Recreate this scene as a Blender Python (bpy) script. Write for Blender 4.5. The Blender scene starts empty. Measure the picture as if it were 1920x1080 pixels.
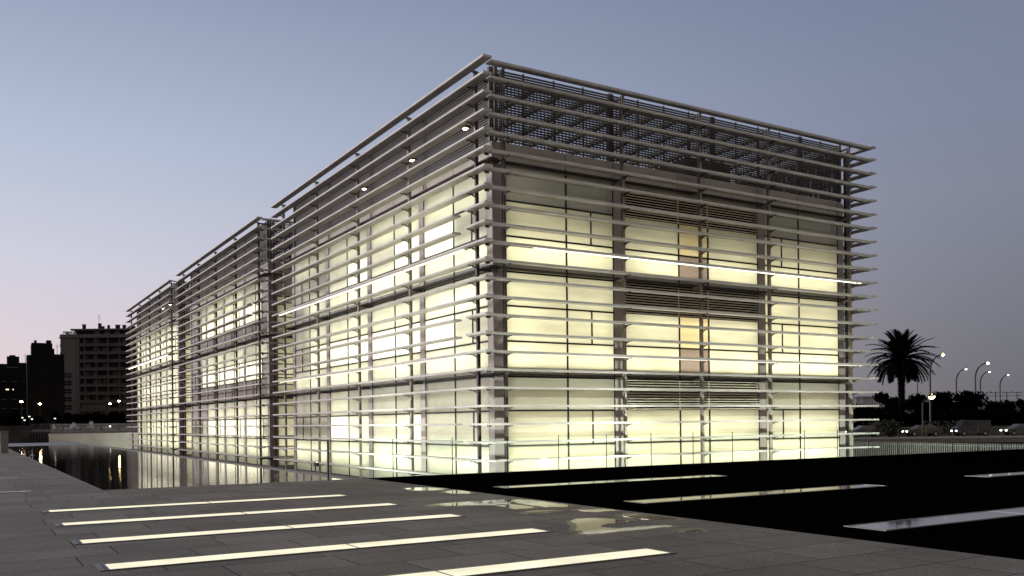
import bpy, math, random
from mathutils import Vector, Matrix
random.seed(7)
R = math.radians
scene = bpy.context.scene
COL = scene.collection

# ------------------------------------------------------------------ camera
cam_d = bpy.data.cameras.new('camera')
cam_d.sensor_width = 36.0
cam_d.lens = 1689.57 / 1920 * 36
cam_d.shift_y = 251.66 / 1920
cam_d.clip_end = 5000
cam_o = bpy.data.objects.new('camera', cam_d)
COL.objects.link(cam_o)
YAW, ROLL = 0.54755, -0.01102
fw = Vector((math.sin(YAW), math.cos(YAW), 0))
r0 = Vector((math.cos(YAW), -math.sin(YAW), 0))
u0 = Vector((0, 0, 1))
rv = r0 * math.cos(ROLL) + u0 * math.sin(ROLL)
uv = -r0 * math.sin(ROLL) + u0 * math.cos(ROLL)
M4 = Matrix((rv, uv, -fw)).transposed().to_4x4()
M4.translation = Vector((-15.66, -27.367, 1.5))
cam_o.matrix_world = M4
scene.camera = cam_o

# ------------------------------------------------------------------ world: dusk sky
SUN_AZ, SUN_EL = R(-32), R(1.0)          # after-glow low on the left of the picture
world = bpy.data.worlds.new('World')
scene.world = world
world.use_nodes = True
nt = world.node_tree
nt.nodes.clear()
def wn(t, **k):
    n = nt.nodes.new(t)
    for a, b in k.items(): setattr(n, a, b)
    return n
tc = wn('ShaderNodeTexCoord')
sep = wn('ShaderNodeSeparateXYZ')
nt.links.new(tc.outputs['Generated'], sep.inputs[0])
def ramp(stops):
    n = wn('ShaderNodeValToRGB')
    n.color_ramp.interpolation = 'EASE' if len(stops) < 3 else 'LINEAR'
    e = n.color_ramp.elements
    while len(e) > 1: e.remove(e[-1])
    e[0].position, e[0].color = stops[0][0], (*stops[0][1], 1)
    for p_, c_ in stops[1:]:
        q = e.new(p_); q.color = (*c_, 1)
    return n
def s2l(c):
    return tuple(((x / 255 + .055) / 1.055) ** 2.4 if x > 10 else x / 255 / 12.92 for x in c)
glow = ramp([(0.0, s2l((226, 206, 208))), (.07, s2l((226, 213, 220))), (.16, s2l((212, 211, 226))), (.27, s2l((186, 196, 219))),
             (.42, s2l((149, 162, 188))), (.7, s2l((140, 141, 154))), (1.0, s2l((146, 142, 144)))])
dusk = ramp([(0.0, s2l((101, 102, 109))), (.05, s2l((107, 109, 119))), (.12, s2l((118, 120, 133))), (.22, s2l((127, 131, 151))),
             (.33, s2l((124, 132, 158))), (.45, s2l((115, 123, 150))), (.7, s2l((136, 135, 142))), (1.0, s2l((146, 142, 144)))])
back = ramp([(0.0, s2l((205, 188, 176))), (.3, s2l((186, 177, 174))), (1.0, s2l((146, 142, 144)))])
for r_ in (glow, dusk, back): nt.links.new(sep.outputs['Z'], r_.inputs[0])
dot = wn('ShaderNodeVectorMath', operation='DOT_PRODUCT')
nrm = wn('ShaderNodeVectorMath', operation='MULTIPLY')
nt.links.new(tc.outputs['Generated'], nrm.inputs[0]); nrm.inputs[1].default_value = (1, 1, 0)
nn = wn('ShaderNodeVectorMath', operation='NORMALIZE')
nt.links.new(nrm.outputs[0], nn.inputs[0])
nt.links.new(nn.outputs[0], dot.inputs[0])
dot.inputs[1].default_value = (math.sin(SUN_AZ), math.cos(SUN_AZ), 0)
mr = wn('ShaderNodeMapRange', interpolation_type='SMOOTHSTEP')
nt.links.new(dot.outputs['Value'], mr.inputs['Value'])
mr.inputs['From Min'].default_value = -0.15
mr.inputs['From Max'].default_value = 0.98
mix = wn('ShaderNodeMix', data_type='RGBA')
nt.links.new(mr.outputs[0], mix.inputs[0])
nt.links.new(dusk.outputs[0], mix.inputs[6])
nt.links.new(glow.outputs[0], mix.inputs[7])
sky = wn('ShaderNodeTexSky', sky_type='NISHITA')
sky.sun_disc = False
sky.sun_elevation = SUN_EL
sky.sun_rotation = SUN_AZ
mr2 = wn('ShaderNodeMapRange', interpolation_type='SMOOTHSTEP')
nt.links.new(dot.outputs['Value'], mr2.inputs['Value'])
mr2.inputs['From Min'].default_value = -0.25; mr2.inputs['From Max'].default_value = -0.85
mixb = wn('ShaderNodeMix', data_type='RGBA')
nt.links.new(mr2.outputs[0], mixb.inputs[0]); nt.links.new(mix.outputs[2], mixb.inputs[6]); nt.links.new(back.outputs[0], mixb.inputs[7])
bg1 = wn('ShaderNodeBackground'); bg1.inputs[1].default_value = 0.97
bg2 = wn('ShaderNodeBackground'); bg2.inputs[1].default_value = 0.012
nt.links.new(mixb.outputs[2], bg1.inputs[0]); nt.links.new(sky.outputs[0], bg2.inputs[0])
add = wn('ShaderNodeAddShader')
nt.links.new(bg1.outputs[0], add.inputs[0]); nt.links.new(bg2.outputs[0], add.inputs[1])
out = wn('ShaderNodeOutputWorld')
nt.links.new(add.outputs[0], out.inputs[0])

# sun already on the horizon: weak, soft, from the after-glow
sd = bpy.data.lights.new('sun', 'SUN')
sd.energy = 3.0; sd.angle = R(20); sd.color = (1, .92, .91)
so = bpy.data.objects.new('sun', sd); COL.objects.link(so)
sun_dir = Vector((-0.80, 0.55, 0.10)).normalized()
so.rotation_euler = sun_dir.to_track_quat('Z', 'Y').to_euler()
so.location = (-60, 60, 40)

scene.view_settings.view_transform = 'Standard'
scene.view_settings.look = 'None'
scene.view_settings.exposure = 0.0
scene.view_settings.gamma = 1.0
scene.render.engine = 'CYCLES'
cy = scene.cycles
cy.use_denoising = True
cy.max_bounces = 7; cy.diffuse_bounces = 3; cy.glossy_bounces = 4
cy.transmission_bounces = 6; cy.transparent_max_bounces = 12
cy.sample_clamp_indirect = 6.0
cy.caustics_reflective = False; cy.caustics_refractive = False

# ------------------------------------------------------------------ materials
MATS = {}
def new_mat(name):
    m = bpy.data.materials.new(name); m.use_nodes = True
    m.node_tree.nodes.clear()
    return m, m.node_tree
def N(t, ty, **k):
    n = t.nodes.new(ty)
    for a, b in k.items(): setattr(n, a, b)
    return n
def pbr(name, base, rough=.6, metal=0.0, spec=.5, var=.18, scale=3.0, stretch=(1, 1, 1), bump=0.0, bscale=40, emit=None, es=0):
    if name in MATS: return MATS[name]
    m, t = new_mat(name)
    o = N(t, 'ShaderNodeOutputMaterial'); b = N(t, 'ShaderNodeBsdfPrincipled')
    t.links.new(b.outputs[0], o.inputs[0])
    b.inputs['Roughness'].default_value = rough
    b.inputs['Metallic'].default_value = metal
    b.inputs['Specular IOR Level'].default_value = spec
    c = N(t, 'ShaderNodeTexCoord'); mp = N(t, 'ShaderNodeMapping')
    mp.inputs['Scale'].default_value = stretch
    t.links.new(c.outputs['Object'], mp.inputs[0])
    n = N(t, 'ShaderNodeTexNoise'); n.inputs['Scale'].default_value = scale; n.inputs['Detail'].default_value = 5
    t.links.new(mp.outputs[0], n.inputs['Vector'])
    r = N(t, 'ShaderNodeMapRange')
    r.inputs['From Min'].default_value = .3; r.inputs['From Max'].default_value = .7
    r.inputs['To Min'].default_value = 1 - var; r.inputs['To Max'].default_value = 1 + var
    t.links.new(n.outputs[0], r.inputs[0])
    mx = N(t, 'ShaderNodeMix', data_type='RGBA', blend_type='MULTIPLY'); mx.inputs[0].default_value = 1
    mx.inputs[6].default_value = (*base, 1)
    t.links.new(r.outputs[0], mx.inputs[7])
    t.links.new(mx.outputs[2], b.inputs['Base Color'])
    if bump:
        n2 = N(t, 'ShaderNodeTexNoise'); n2.inputs['Scale'].default_value = bscale; n2.inputs['Detail'].default_value = 4
        t.links.new(mp.outputs[0], n2.inputs['Vector'])
        bp = N(t, 'ShaderNodeBump'); bp.inputs['Strength'].default_value = bump; bp.inputs['Distance'].default_value = .02
        t.links.new(n2.outputs[0], bp.inputs['Height']); t.links.new(bp.outputs[0], b.inputs['Normal'])
    if emit:
        b.inputs['Emission Color'].default_value = (*emit, 1); b.inputs['Emission Strength'].default_value = es
    MATS[name] = m
    return m
def emitter(name, color, strength):
    if name in MATS: return MATS[name]
    m, t = new_mat(name)
    o = N(t, 'ShaderNodeOutputMaterial'); e = N(t, 'ShaderNodeEmission')
    e.inputs[0].default_value = (*color, 1); e.inputs[1].default_value = strength
    t.links.new(e.outputs[0], o.inputs[0])
    MATS[name] = m
    return m
WARM = (1.0, .945, .68)
def room_mat(strength, color=WARM):
    s = round(strength, 2)
    return emitter('room_light_%s_%s' % (s, round(color[2], 2)), color, s)
def frosted(name, diff, trans, mixf=.6, gloss=.09):
    """translucent channel glass: passes light from the room behind, reflects a little"""
    if name in MATS: return MATS[name]
    m, t = new_mat(name)
    o = N(t, 'ShaderNodeOutputMaterial')
    d = N(t, 'ShaderNodeBsdfDiffuse'); tr = N(t, 'ShaderNodeBsdfTranslucent'); g = N(t, 'ShaderNodeBsdfGlossy')
    c = N(t, 'ShaderNodeTexCoord'); mp = N(t, 'ShaderNodeMapping'); mp.inputs['Scale'].default_value = (.35, .35, 2.2)
    t.links.new(c.outputs['Object'], mp.inputs[0])
    n = N(t, 'ShaderNodeTexNoise'); n.inputs['Scale'].default_value = 1.6; n.inputs['Detail'].default_value = 4
    t.links.new(mp.outputs[0], n.inputs['Vector'])
    r = N(t, 'ShaderNodeMapRange'); r.inputs['From Min'].default_value = .3; r.inputs['From Max'].default_value = .7
    r.inputs['To Min'].default_value = .86; r.inputs['To Max'].default_value = 1.1
    t.links.new(n.outputs[0], r.inputs[0])
    mx = N(t, 'ShaderNodeMix', data_type='RGBA', blend_type='MULTIPLY'); mx.inputs[0].default_value = 1
    mx.inputs[6].default_value = (*trans, 1); t.links.new(r.outputs[0], mx.inputs[7])
    t.links.new(mx.outputs[2], tr.inputs[0])
    d.inputs[0].default_value = (*diff, 1)
    g.inputs['Roughness'].default_value = .06
    m1 = N(t, 'ShaderNodeMixShader'); m1.inputs[0].default_value = mixf
    t.links.new(d.outputs[0], m1.inputs[1]); t.links.new(tr.outputs[0], m1.inputs[2])
    fr = N(t, 'ShaderNodeFresnel'); fr.inputs[0].default_value = 1.45
    m2 = N(t, 'ShaderNodeMixShader')
    t.links.new(fr.outputs[0], m2.inputs[0]); t.links.new(m1.outputs[0], m2.inputs[1]); t.links.new(g.outputs[0], m2.inputs[2])
    t.links.new(m2.outputs[0], o.inputs[0])
    MATS[name] = m
    return m

BLADE = pbr('brushed aluminium louvre', (.50, .46, .43), .48, .0, .5, .16, 1.3, (1, 1, 5))
STEEL = pbr('dark grey steel', (.07, .063, .056), .5, .2, .5, .2)
DARKSTEEL = pbr('black frame metal', (.012, .012, .011), .5, .0, .4, .2)
CLAD = pbr('brown grey metal cladding', (.33, .285, .265), .42, .0, .5, .10, 1.2, (1, 1, .4))
FASCIA = pbr('grey enamelled panel', (.42, .385, .33), .35, 0, .5, .10, .8)
SLAT = pbr('roof screen slat metal', (.06, .053, .046), .6, .0, .5, .15)
GRILLE = pbr('tan grille slat', (.72, .65, .50), .5, .2, .5, .12)
POSTM = pbr('grey post steel', (.33, .295, .255), .5, .0, .5, .15)
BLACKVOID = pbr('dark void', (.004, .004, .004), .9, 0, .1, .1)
CORE = pbr('interior wall plaster', (.35, .34, .31), .8)
CONC = pbr('pale concrete', (.72, .66, .56), .75, 0, .3, .12, .6, (1, 1, 1), .15, 30)
KERB = pbr('grey kerb stone', (.16, .15, .14), .6, 0, .4, .2)
FROST_Y = frosted('frosted pane warm', (.42, .41, .35), (.86, .845, .70))
FROST_G = frosted('frosted pane greenish', (.48, .50, .46), (.84, .88, .78))
CLEARISH = frosted('vision pane', (.36, .38, .37), (.94, .95, .90), .75)
GREYGLASS = frosted('dark grey pane', (.42, .43, .39), (.5, .5, .45), .3)
DARKGLASS = frosted('dark tinted pane', (.14, .135, .13), (.4, .4, .36), .3)
MAUVE = frosted('mauve infill panel', (.30, .24, .22), (.50, .40, .36), .35)
ORANGE = frosted('amber pane', (.42, .38, .28), (.95, .80, .52), .65)
TUBE = emitter('fluorescent tube', (1, .95, .80), 5.0)
SPOT = emitter('halogen spot', (1, .85, .55), 40.0)

# ------------------------------------------------------------------ mesh helpers
class MB:
    def __init__(s): s.v = []; s.f = []; s.mi = []; s.mats = []
    def _m(s, m):
        if m not in s.mats: s.mats.append(m)
        return s.mats.index(m)
    def face(s, pts, mat):
        i = len(s.v); s.v += [tuple(p) for p in pts]; s.f.append(tuple(range(i, i + len(pts)))); s.mi.append(s._m(mat))
    def box(s, x0, x1, y0, y1, z0, z1, mat):
        i = len(s.v)
        s.v += [(x, y, z) for z in (z0, z1) for y in (y0, y1) for x in (x0, x1)]
        for q in ((0, 2, 3, 1), (4, 5, 7, 6), (0, 1, 5, 4), (1, 3, 7, 5), (3, 2, 6, 7), (2, 0, 4, 6)):
            s.f.append(tuple(i + a for a in q)); s.mi.append(s._m(mat))
        return s
    def bar(s, p, q, w, h, mat):
        p, q = Vector(p), Vector(q); d = (q - p).normalized()
        a = d.cross(Vector((0, 0, 1)))
        a = a.normalized() if a.length > 1e-4 else Vector((1, 0, 0))
        b = a.cross(d)
        i = len(s.v)
        for c in (p, q):
            for sa, sb in ((-1, -1), (1, -1), (1, 1), (-1, 1)):
                s.v.append(tuple(c + a * sa * w / 2 + b * sb * h / 2))
        for f in ((0, 1, 2, 3), (7, 6, 5, 4), (0, 4, 5, 1), (1, 5, 6, 2), (2, 6, 7, 3), (3, 7, 4, 0)):
            s.f.append(tuple(i + k for k in f)); s.mi.append(s._m(mat))
        return s
    def tube(s, pts, rad, mat, n=8, cap=True):
        pts = [Vector(p) for p in pts]
        if not isinstance(rad, (list, tuple)): rad = [rad] * len(pts)
        base = len(s.v)
        for k, p in enumerate(pts):
            d = (pts[min(k + 1, len(pts) - 1)] - pts[max(k - 1, 0)]).normalized()
            a = d.orthogonal().normalized() if abs(d.z) < .99 else Vector((1, 0, 0))
            a = (a - d * a.dot(d)).normalized(); b = d.cross(a)
            for j in range(n):
                t = 2 * math.pi * j / n
                s.v.append(tuple(p + (a * math.cos(t) + b * math.sin(t)) * rad[k]))
        mi = s._m(mat)
        for k in range(len(pts) - 1):
            for j in range(n):
                s.f.append((base + k * n + j, base + k * n + (j + 1) % n, base + (k + 1) * n + (j + 1) % n, base + (k + 1) * n + j)); s.mi.append(mi)
        if cap:
            s.f.append(tuple(base + j for j in range(n))[::-1]); s.mi.append(mi)
            e = base + (len(pts) - 1) * n
            s.f.append(tuple(e + j for j in range(n))); s.mi.append(mi)
        return s
    def sphere(s, c, r, mat, n=10, m=6, sq=(1, 1, 1)):
        base = len(s.v); mi = s._m(mat)
        for a in range(m + 1):
            th = math.pi * a / m
            for b in range(n):
                ph = 2 * math.pi * b / n
                s.v.append((c[0] + r * sq[0] * math.sin(th) * math.cos(ph), c[1] + r * sq[1] * math.sin(th) * math.sin(ph), c[2] + r * sq[2] * math.cos(th)))
        for a in range(m):
            for b in range(n):
                s.f.append((base + a * n + b, base + (a + 1) * n + b, base + (a + 1) * n + (b + 1) % n, base + a * n + (b + 1) % n)); s.mi.append(mi)
        return s
    def build(s, name, parent=None, off=None, smooth=False):
        me = bpy.data.meshes.new(name)
        o_ = off if off is not None else (Vector(parent['_org']) if parent is not None and '_org' in parent else Vector((0, 0, 0)))
        me.from_pydata([(a - o_[0], b - o_[1], c - o_[2]) for a, b, c in s.v], [], s.f)
        for m in s.mats: me.materials.append(m)
        for p, i in zip(me.polygons, s.mi):
            p.material_index = i; p.use_smooth = smooth
        me.update()
        ob = bpy.data.objects.new(name, me); COL.objects.link(ob)
        if parent is not None: ob.parent = parent
        return ob
def thing(name, label, cat, org, group=None, rot=0.0):
    o = bpy.data.objects.new(name, None); COL.objects.link(o)
    o.location = org; o.rotation_euler = (0, 0, rot); o.empty_display_size = .3
    o['label'] = label; o['category'] = cat
    o['_org'] = tuple(org) if rot == 0.0 else (0.0, 0.0, 0.0)
    if group: o['group'] = group
    return o
def tag(o, label, cat, group=None):
    o['label'] = label; o['category'] = cat
    if group: o['group'] = group
    return o
def struct(o): o['kind'] = 'structure'; return o

# ------------------------------------------------------------------ setting: ground, paving, pool
def paving_mat():
    m, t = new_mat('stone slab paving')
    o = N(t, 'ShaderNodeOutputMaterial'); b = N(t, 'ShaderNodeBsdfPrincipled'); t.links.new(b.outputs[0], o.inputs[0])
    c = N(t, 'ShaderNodeTexCoord'); mp = N(t, 'ShaderNodeMapping')
    mp.inputs['Location'].default_value = (0.35, 0.02, 0)
    t.links.new(c.outputs['Object'], mp.inputs[0])
    br = N(t, 'ShaderNodeTexBrick'); br.offset = .37; br.offset_frequency = 2; br.squash = 1.35; br.squash_frequency = 3
    br.inputs['Color1'].default_value = (.150, .137, .117, 1); br.inputs['Color2'].default_value = (.212, .193, .166, 1)
    br.inputs['Mortar'].default_value = (.02, .018, .017, 1)
    br.inputs['Scale'].default_value = 1; br.inputs['Mortar Size'].default_value = .011; br.inputs['Mortar Smooth'].default_value = .25
    br.inputs['Brick Width'].default_value = 1.25; br.inputs['Row Height'].default_value = .834
    t.links.new(mp.outputs[0], br.inputs['Vector'])
    n = N(t, 'ShaderNodeTexNoise'); n.inputs['Scale'].default_value = .55; n.inputs['Detail'].default_value = 7; n.inputs['Roughness'].default_value = .62
    t.links.new(c.outputs['Object'], n.inputs['Vector'])
    n3 = N(t, 'ShaderNodeTexNoise'); n3.inputs['Scale'].default_value = 22; n3.inputs['Detail'].default_value = 4
    t.links.new(c.outputs['Object'], n3.inputs['Vector'])
    ad = N(t, 'ShaderNodeMath', operation='ADD'); t.links.new(n.outputs[0], ad.inputs[0]); t.links.new(n3.outputs[0], ad.inputs[1])
    r = N(t, 'ShaderNodeMapRange'); r.inputs['From Min'].default_value = .7; r.inputs['From Max'].default_value = 1.3
    r.inputs['To Min'].default_value = .55; r.inputs['To Max'].default_value = 1.32
    t.links.new(ad.outputs[0], r.inputs[0])
    mx = N(t, 'ShaderNodeMix', data_type='RGBA', blend_type='MULTIPLY'); mx.inputs[0].default_value = 1
    t.links.new(br.outputs[0], mx.inputs[6]); t.links.new(r.outputs[0], mx.inputs[7])
    t.links.new(mx.outputs[2], b.inputs['Base Color'])
    b.inputs['Roughness'].default_value = .72; b.inputs['Specular IOR Level'].default_value = .25
    iv = N(t, 'ShaderNodeMath', operation='SUBTRACT'); iv.inputs[0].default_value = 1
    t.links.new(br.outputs['Fac'], iv.inputs[1])
    a2 = N(t, 'ShaderNodeMath', operation='MULTIPLY_ADD'); a2.inputs[1].default_value = .25
    t.links.new(n3.outputs[0], a2.inputs[0]); t.links.new(iv.outputs[0], a2.inputs[2])
    bp = N(t, 'ShaderNodeBump'); bp.inputs['Strength'].default_value = .5; bp.inputs['Distance'].default_value = .006
    t.links.new(a2.outputs[0], bp.inputs['Height']); t.links.new(bp.outputs[0], b.inputs['Normal'])
    return m
PAVE = paving_mat()
LAWN = pbr('dark turf', (.0012, .0012, .001), 1, 0, 0, .3, 4, (1, 1, 1), .6, 60)
EARTH = pbr('dark ground', (.012, .012, .010), .95, 0, .1, .3, .5)
ROAD = pbr('asphalt', (.11, .10, .09), .85, 0, .2, .2, .5)

def water_mat():
    m, t = new_mat('pool water')
    o = N(t, 'ShaderNodeOutputMaterial'); b = N(t, 'ShaderNodeBsdfPrincipled'); t.links.new(b.outputs[0], o.inputs[0])
    b.inputs['Base Color'].default_value = (.004, .004, .003, 1); b.inputs['Roughness'].default_value = .03
    b.inputs['IOR'].default_value = 1.5
    c = N(t, 'ShaderNodeTexCoord'); mp = N(t, 'ShaderNodeMapping')
    mp.inputs['Rotation'].default_value = (0, 0, YAW); mp.inputs['Scale'].default_value = (.8, 2.2, 1)
    t.links.new(c.outputs['Object'], mp.inputs[0])
    n = N(t, 'ShaderNodeTexNoise'); n.inputs['Scale'].default_value = 1.1; n.inputs['Detail'].default_value = 3
    t.links.new(mp.outputs[0], n.inputs['Vector'])
    bp = N(t, 'ShaderNodeBump'); bp.inputs['Strength'].default_value = .08; bp.inputs['Distance'].default_value = .05
    sx = N(t, 'ShaderNodeSeparateXYZ'); t.links.new(c.outputs['Object'], sx.inputs[0])
    # a breeze ruffles the far end of the pool
    wr = N(t, 'ShaderNodeValToRGB'); e = wr.color_ramp.elements
    e[0].position = .0; e[0].color = (.0, .0, .0, 1); e[1].position = 1; e[1].color = (.0, .0, .0, 1)
    for p_, v_ in ((.30, 0), (.42, 1), (.70, 1), (.80, .0)):
        q = e.new(p_); q.color = (v_, v_, v_, 1)
    my = N(t, 'ShaderNodeMapRange'); my.inputs['From Min'].default_value = 45; my.inputs['From Max'].default_value = 85
    t.links.new(sx.outputs['Y'], my.inputs[0]); t.links.new(my.outputs[0], wr.inputs[0])
    n9 = N(t, 'ShaderNodeTexNoise'); n9.inputs['Scale'].default_value = 5; n9.inputs['Detail'].default_value = 4
    t.links.new(c.outputs['Object'], n9.inputs['Vector'])
    rr = N(t, 'ShaderNodeMath', operation='MULTIPLY_ADD'); rr.inputs[1].default_value = .33; rr.inputs[2].default_value = .03
    t.links.new(wr.outputs[0], rr.inputs[0]); t.links.new(rr.outputs[0], b.inputs['Roughness'])
    mm = N(t, 'ShaderNodeMath', operation='MULTIPLY'); t.links.new(n9.outputs[0], mm.inputs[0]); t.links.new(wr.outputs[0], mm.inputs[1])
    m3 = N(t, 'ShaderNodeMath', operation='MULTIPLY_ADD'); m3.inputs[1].default_value = 4.0; t.links.new(mm.outputs[0], m3.inputs[0]); t.links.new(n.outputs[0], m3.inputs[2])
    t.links.new(m3.outputs[0], bp.inputs['Height']); t.links.new(bp.outputs[0], b.inputs['Normal'])
    return m
WATER = water_mat()
WZ = -.06
struct(MB().box(-900, 900, -300, 2000, -3.0, -1.3, EARTH).build('ground'))
struct(MB().box(-12.95, -6.3, -4.15, 97, -1.29, WZ, WATER).build('water'))
mb = MB()
mb.box(-60, -6.2, -34, -4.1, -1.28, 0, PAVE)
mb.box(-60, -12.9, -4.1, 92, -1.28, 0, PAVE)
struct(mb.build('paving'))
struct(MB().box(-6.0, 40, -3.97, 97, -1.299, -1.26, pbr('moat floor gravel', (.10, .095, .085), .9)).build('moat_floor'))
struct(MB().box(-6.198, 60, -34, -4.1, -1.28, -.004, LAWN).build('lawn'))
struct(MB().box(-6.19, 60, -4.1, -3.98, -1.28, .004, KERB).build('pool_coping'))
mb = MB(); mb.box(-12.9, -12.80, -4.1, 97, -1.28, -.02, KERB); mb.box(-12.8, -6.2, -4.1, -4.0, -1.28, -.022, KERB); mb.box(-6.36, -6.0, -4.0, 97, -1.28, -.035, KERB)
struct(mb.build('pool_edge'))
struct(MB().box(-60, 40, 97.0, 103.9, -1.28, -.30, PAVE).build('far_pavement'))

# ------------------------------------------------------------------ the office blocks
def Z(k): return 1.475 + (21 - k) * .65
GX, GY = 1.05, 1.25                     # glass planes (left facade X, front facade Y offset)
BASE = -1.24
def office_block(label, y0, L, cfg, side=False, front_w=21.5):
    root = thing('office_building', label, 'building', (0, y0, BASE), 'louvred office blocks beside the pool')
    XE = front_w - GX                    # right glass plane
    YE = y0 + L - GX                     # far end
    yb = y0 + GY
    # --- core, slabs, roof
    MB().box(GX + 1.5, XE - .06, yb + 1.5, YE, BASE, Z(5.3), CORE).build('core_wall', root)
    for f in (6, 12, 18):
        MB().box(GX + .06, XE - .08, yb + .06, YE - .02, Z(f + .3), Z(f - .25), CORE).build('floor_slab', root)
    MB().box(GX + .02, XE - .04, yb + .02, YE - .01, Z(5.25), Z(5.0), FASCIA).build('roof', root)
    mb = MB(); mb.box(XE - .05, XE, yb + .4, YE, BASE, Z(5.25), FASCIA); mb.box(GX + .4, XE - .06, YE, YE + .05, BASE, Z(5.25), FASCIA)
    mb.build('outer_wall', root)
    mb = MB(); mb.box(-.1, GX - .06, y0 - .1, y0 + L, BASE - .02, BASE + .06, KERB); mb.box(GX - .06, XE + .6, y0 - .1, yb - .06, BASE - .02, BASE + .06, KERB)
    mb.build('plinth', root)
    # --- bays
    nb = 4
    cy_ = [y0 + 1.43 + i * (L - 1.43 - .92) / nb for i in range(nb + 1)]       # column centres along left facade
    colw = .42
    fx = [1.3, 6.82, 14.93, 20.3] if front_w > 20 else [1.3, 6.82]
    # columns left facade + front facade
    c = MB(); c.box(GX - .03, GX + .5, yb - .03, yb + .36, BASE, Z(5.1), CLAD); c.build('column', root)
    for i in range(1, nb + 1):
        y = cy_[i]; MB().box(GX - .03, GX + .3, y - .21, y + .21, BASE, Z(5.1), CLAD).build('column', root)
    for x in fx[1:]:
        MB().box(x - .2, x + .2, yb - .03, yb + .3, BASE, Z(5.1), CLAD).build('column', root)
    # --- left facade windows
    seg = []
    for i in range(nb):
        a = yb + .36 if i == 0 else cy_[i] + .21
        b = cy_[i + 1] - .21
        seg.append((a, b))
    for f in (6, 12, 18):
        lamp = MB()
        for i, (a, b) in enumerate(seg):
            bw = b - a
            splits = {0: [.225, .50], 1: [.21, .49], 2: [.24, .50], 3: [.27, .51, .76]}[i]
            ys = [a] + [a + s * bw for s in splits] + [b]
            bands = [(f + .35, f + 2.32), (f + 2.32, f + 4.32), (f + 4.32, f + 6.35)]
            if f == 18: bands[2] = (f + 4.38, 25.0)
            w = MB(); fr = MB()
            for bi, (k0, k1) in enumerate(bands):
                for j in range(len(ys) - 1):
                    s = cfg[f][bi][i]
                    if isinstance(s, (list, tuple)): s = s[min(j, len(s) - 1)]
                    pm = (CLEARISH if bi == 1 else FROST_G)
                    if s < .2: pm = GREYGLASS
                    if s < .1: pm = DARKGLASS
                    w.face([(GX, ys[j], Z(k1)), (GX, ys[j], Z(k0)), (GX, ys[j + 1], Z(k0)), (GX, ys[j + 1], Z(k1))], pm)
                    if s > .05:
                        if bi == 1:
                            x = GX + .16
                            lamp.face([(x, ys[j] + .02, Z(k1) + .05), (x, ys[j] + .02, Z(k0) - .05), (x, ys[j + 1] - .02, Z(k0) - .05), (x, ys[j + 1] - .02, Z(k1) + .05)], room_mat(s * 1.5, (1, .95, .68)))
                        else:
                            x = GX + .5
                            kc = f + 5.25 if bi == 2 else (k0 + k1) / 2 + .25
                            lamp.face([(x, ys[j], Z(kc + .5)), (x, ys[j], Z(kc - .5)), (x, ys[j + 1], Z(kc - .5)), (x, ys[j + 1], Z(kc + .5))], room_mat(round(s * 6.2 * random.choice((.85, 1.0, 1.15)), 1)))
                fr.box(GX - .035, GX + .03, a, b, Z(k1) - .03, Z(k1) + .03, DARKSTEEL)
            for j, y in enumerate(ys[1:-1]):
                third = (i == 3 and j == 2) or j == 0
                ka, kb = (f + 2.3, f + 4.3) if third else (f + .35, bands[2][1])
                fr.box(GX - .035, GX + .03, y - .028, y + .028, Z(kb), Z(ka), DARKSTEEL)
            for y in (a + .02, b - .02):
                fr.box(GX - .02, GX + .03, y - .02, y + .02, Z(bands[2][1]), Z(f + .35), DARKSTEEL)
            wo = w.build('window', root)
            fo = fr.build('window_frame', None, Vector((0, y0, BASE))); fo.parent = wo
        if lamp.f: lamp.build('room_light', root)
    # top strip of grey panels under the roof screen
    for i, (a, b) in enumerate(seg):
        p = MB(); m_ = (a + b) / 2
        p.box(GX, GX + .05, a, m_ - .02, Z(6.35), Z(5.1), FASCIA); p.box(GX, GX + .05, m_ + .02, b, Z(6.35), Z(5.1), FASCIA)
        p.box(GX + .02, GX + .05, m_ - .02, m_ + .02, Z(6.35), Z(5.1), DARKSTEEL)
        po = p.build('fascia_panel', root)
    # --- front facade windows (three bays)
    if len(fx) == 4:
        spans = [(1.55, fx[1] - .2), (fx[1] + .2, fx[2] - .2), (fx[2] + .2, fx[3] - .2)]
        mull = [[4.33], [10.06, 11.72], [17.37]]; part = [5.51, None, 16.25]
    else:
        spans = [(1.55, fx[1] - .2)]; mull = [[4.33]]; part = [5.51]
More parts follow.
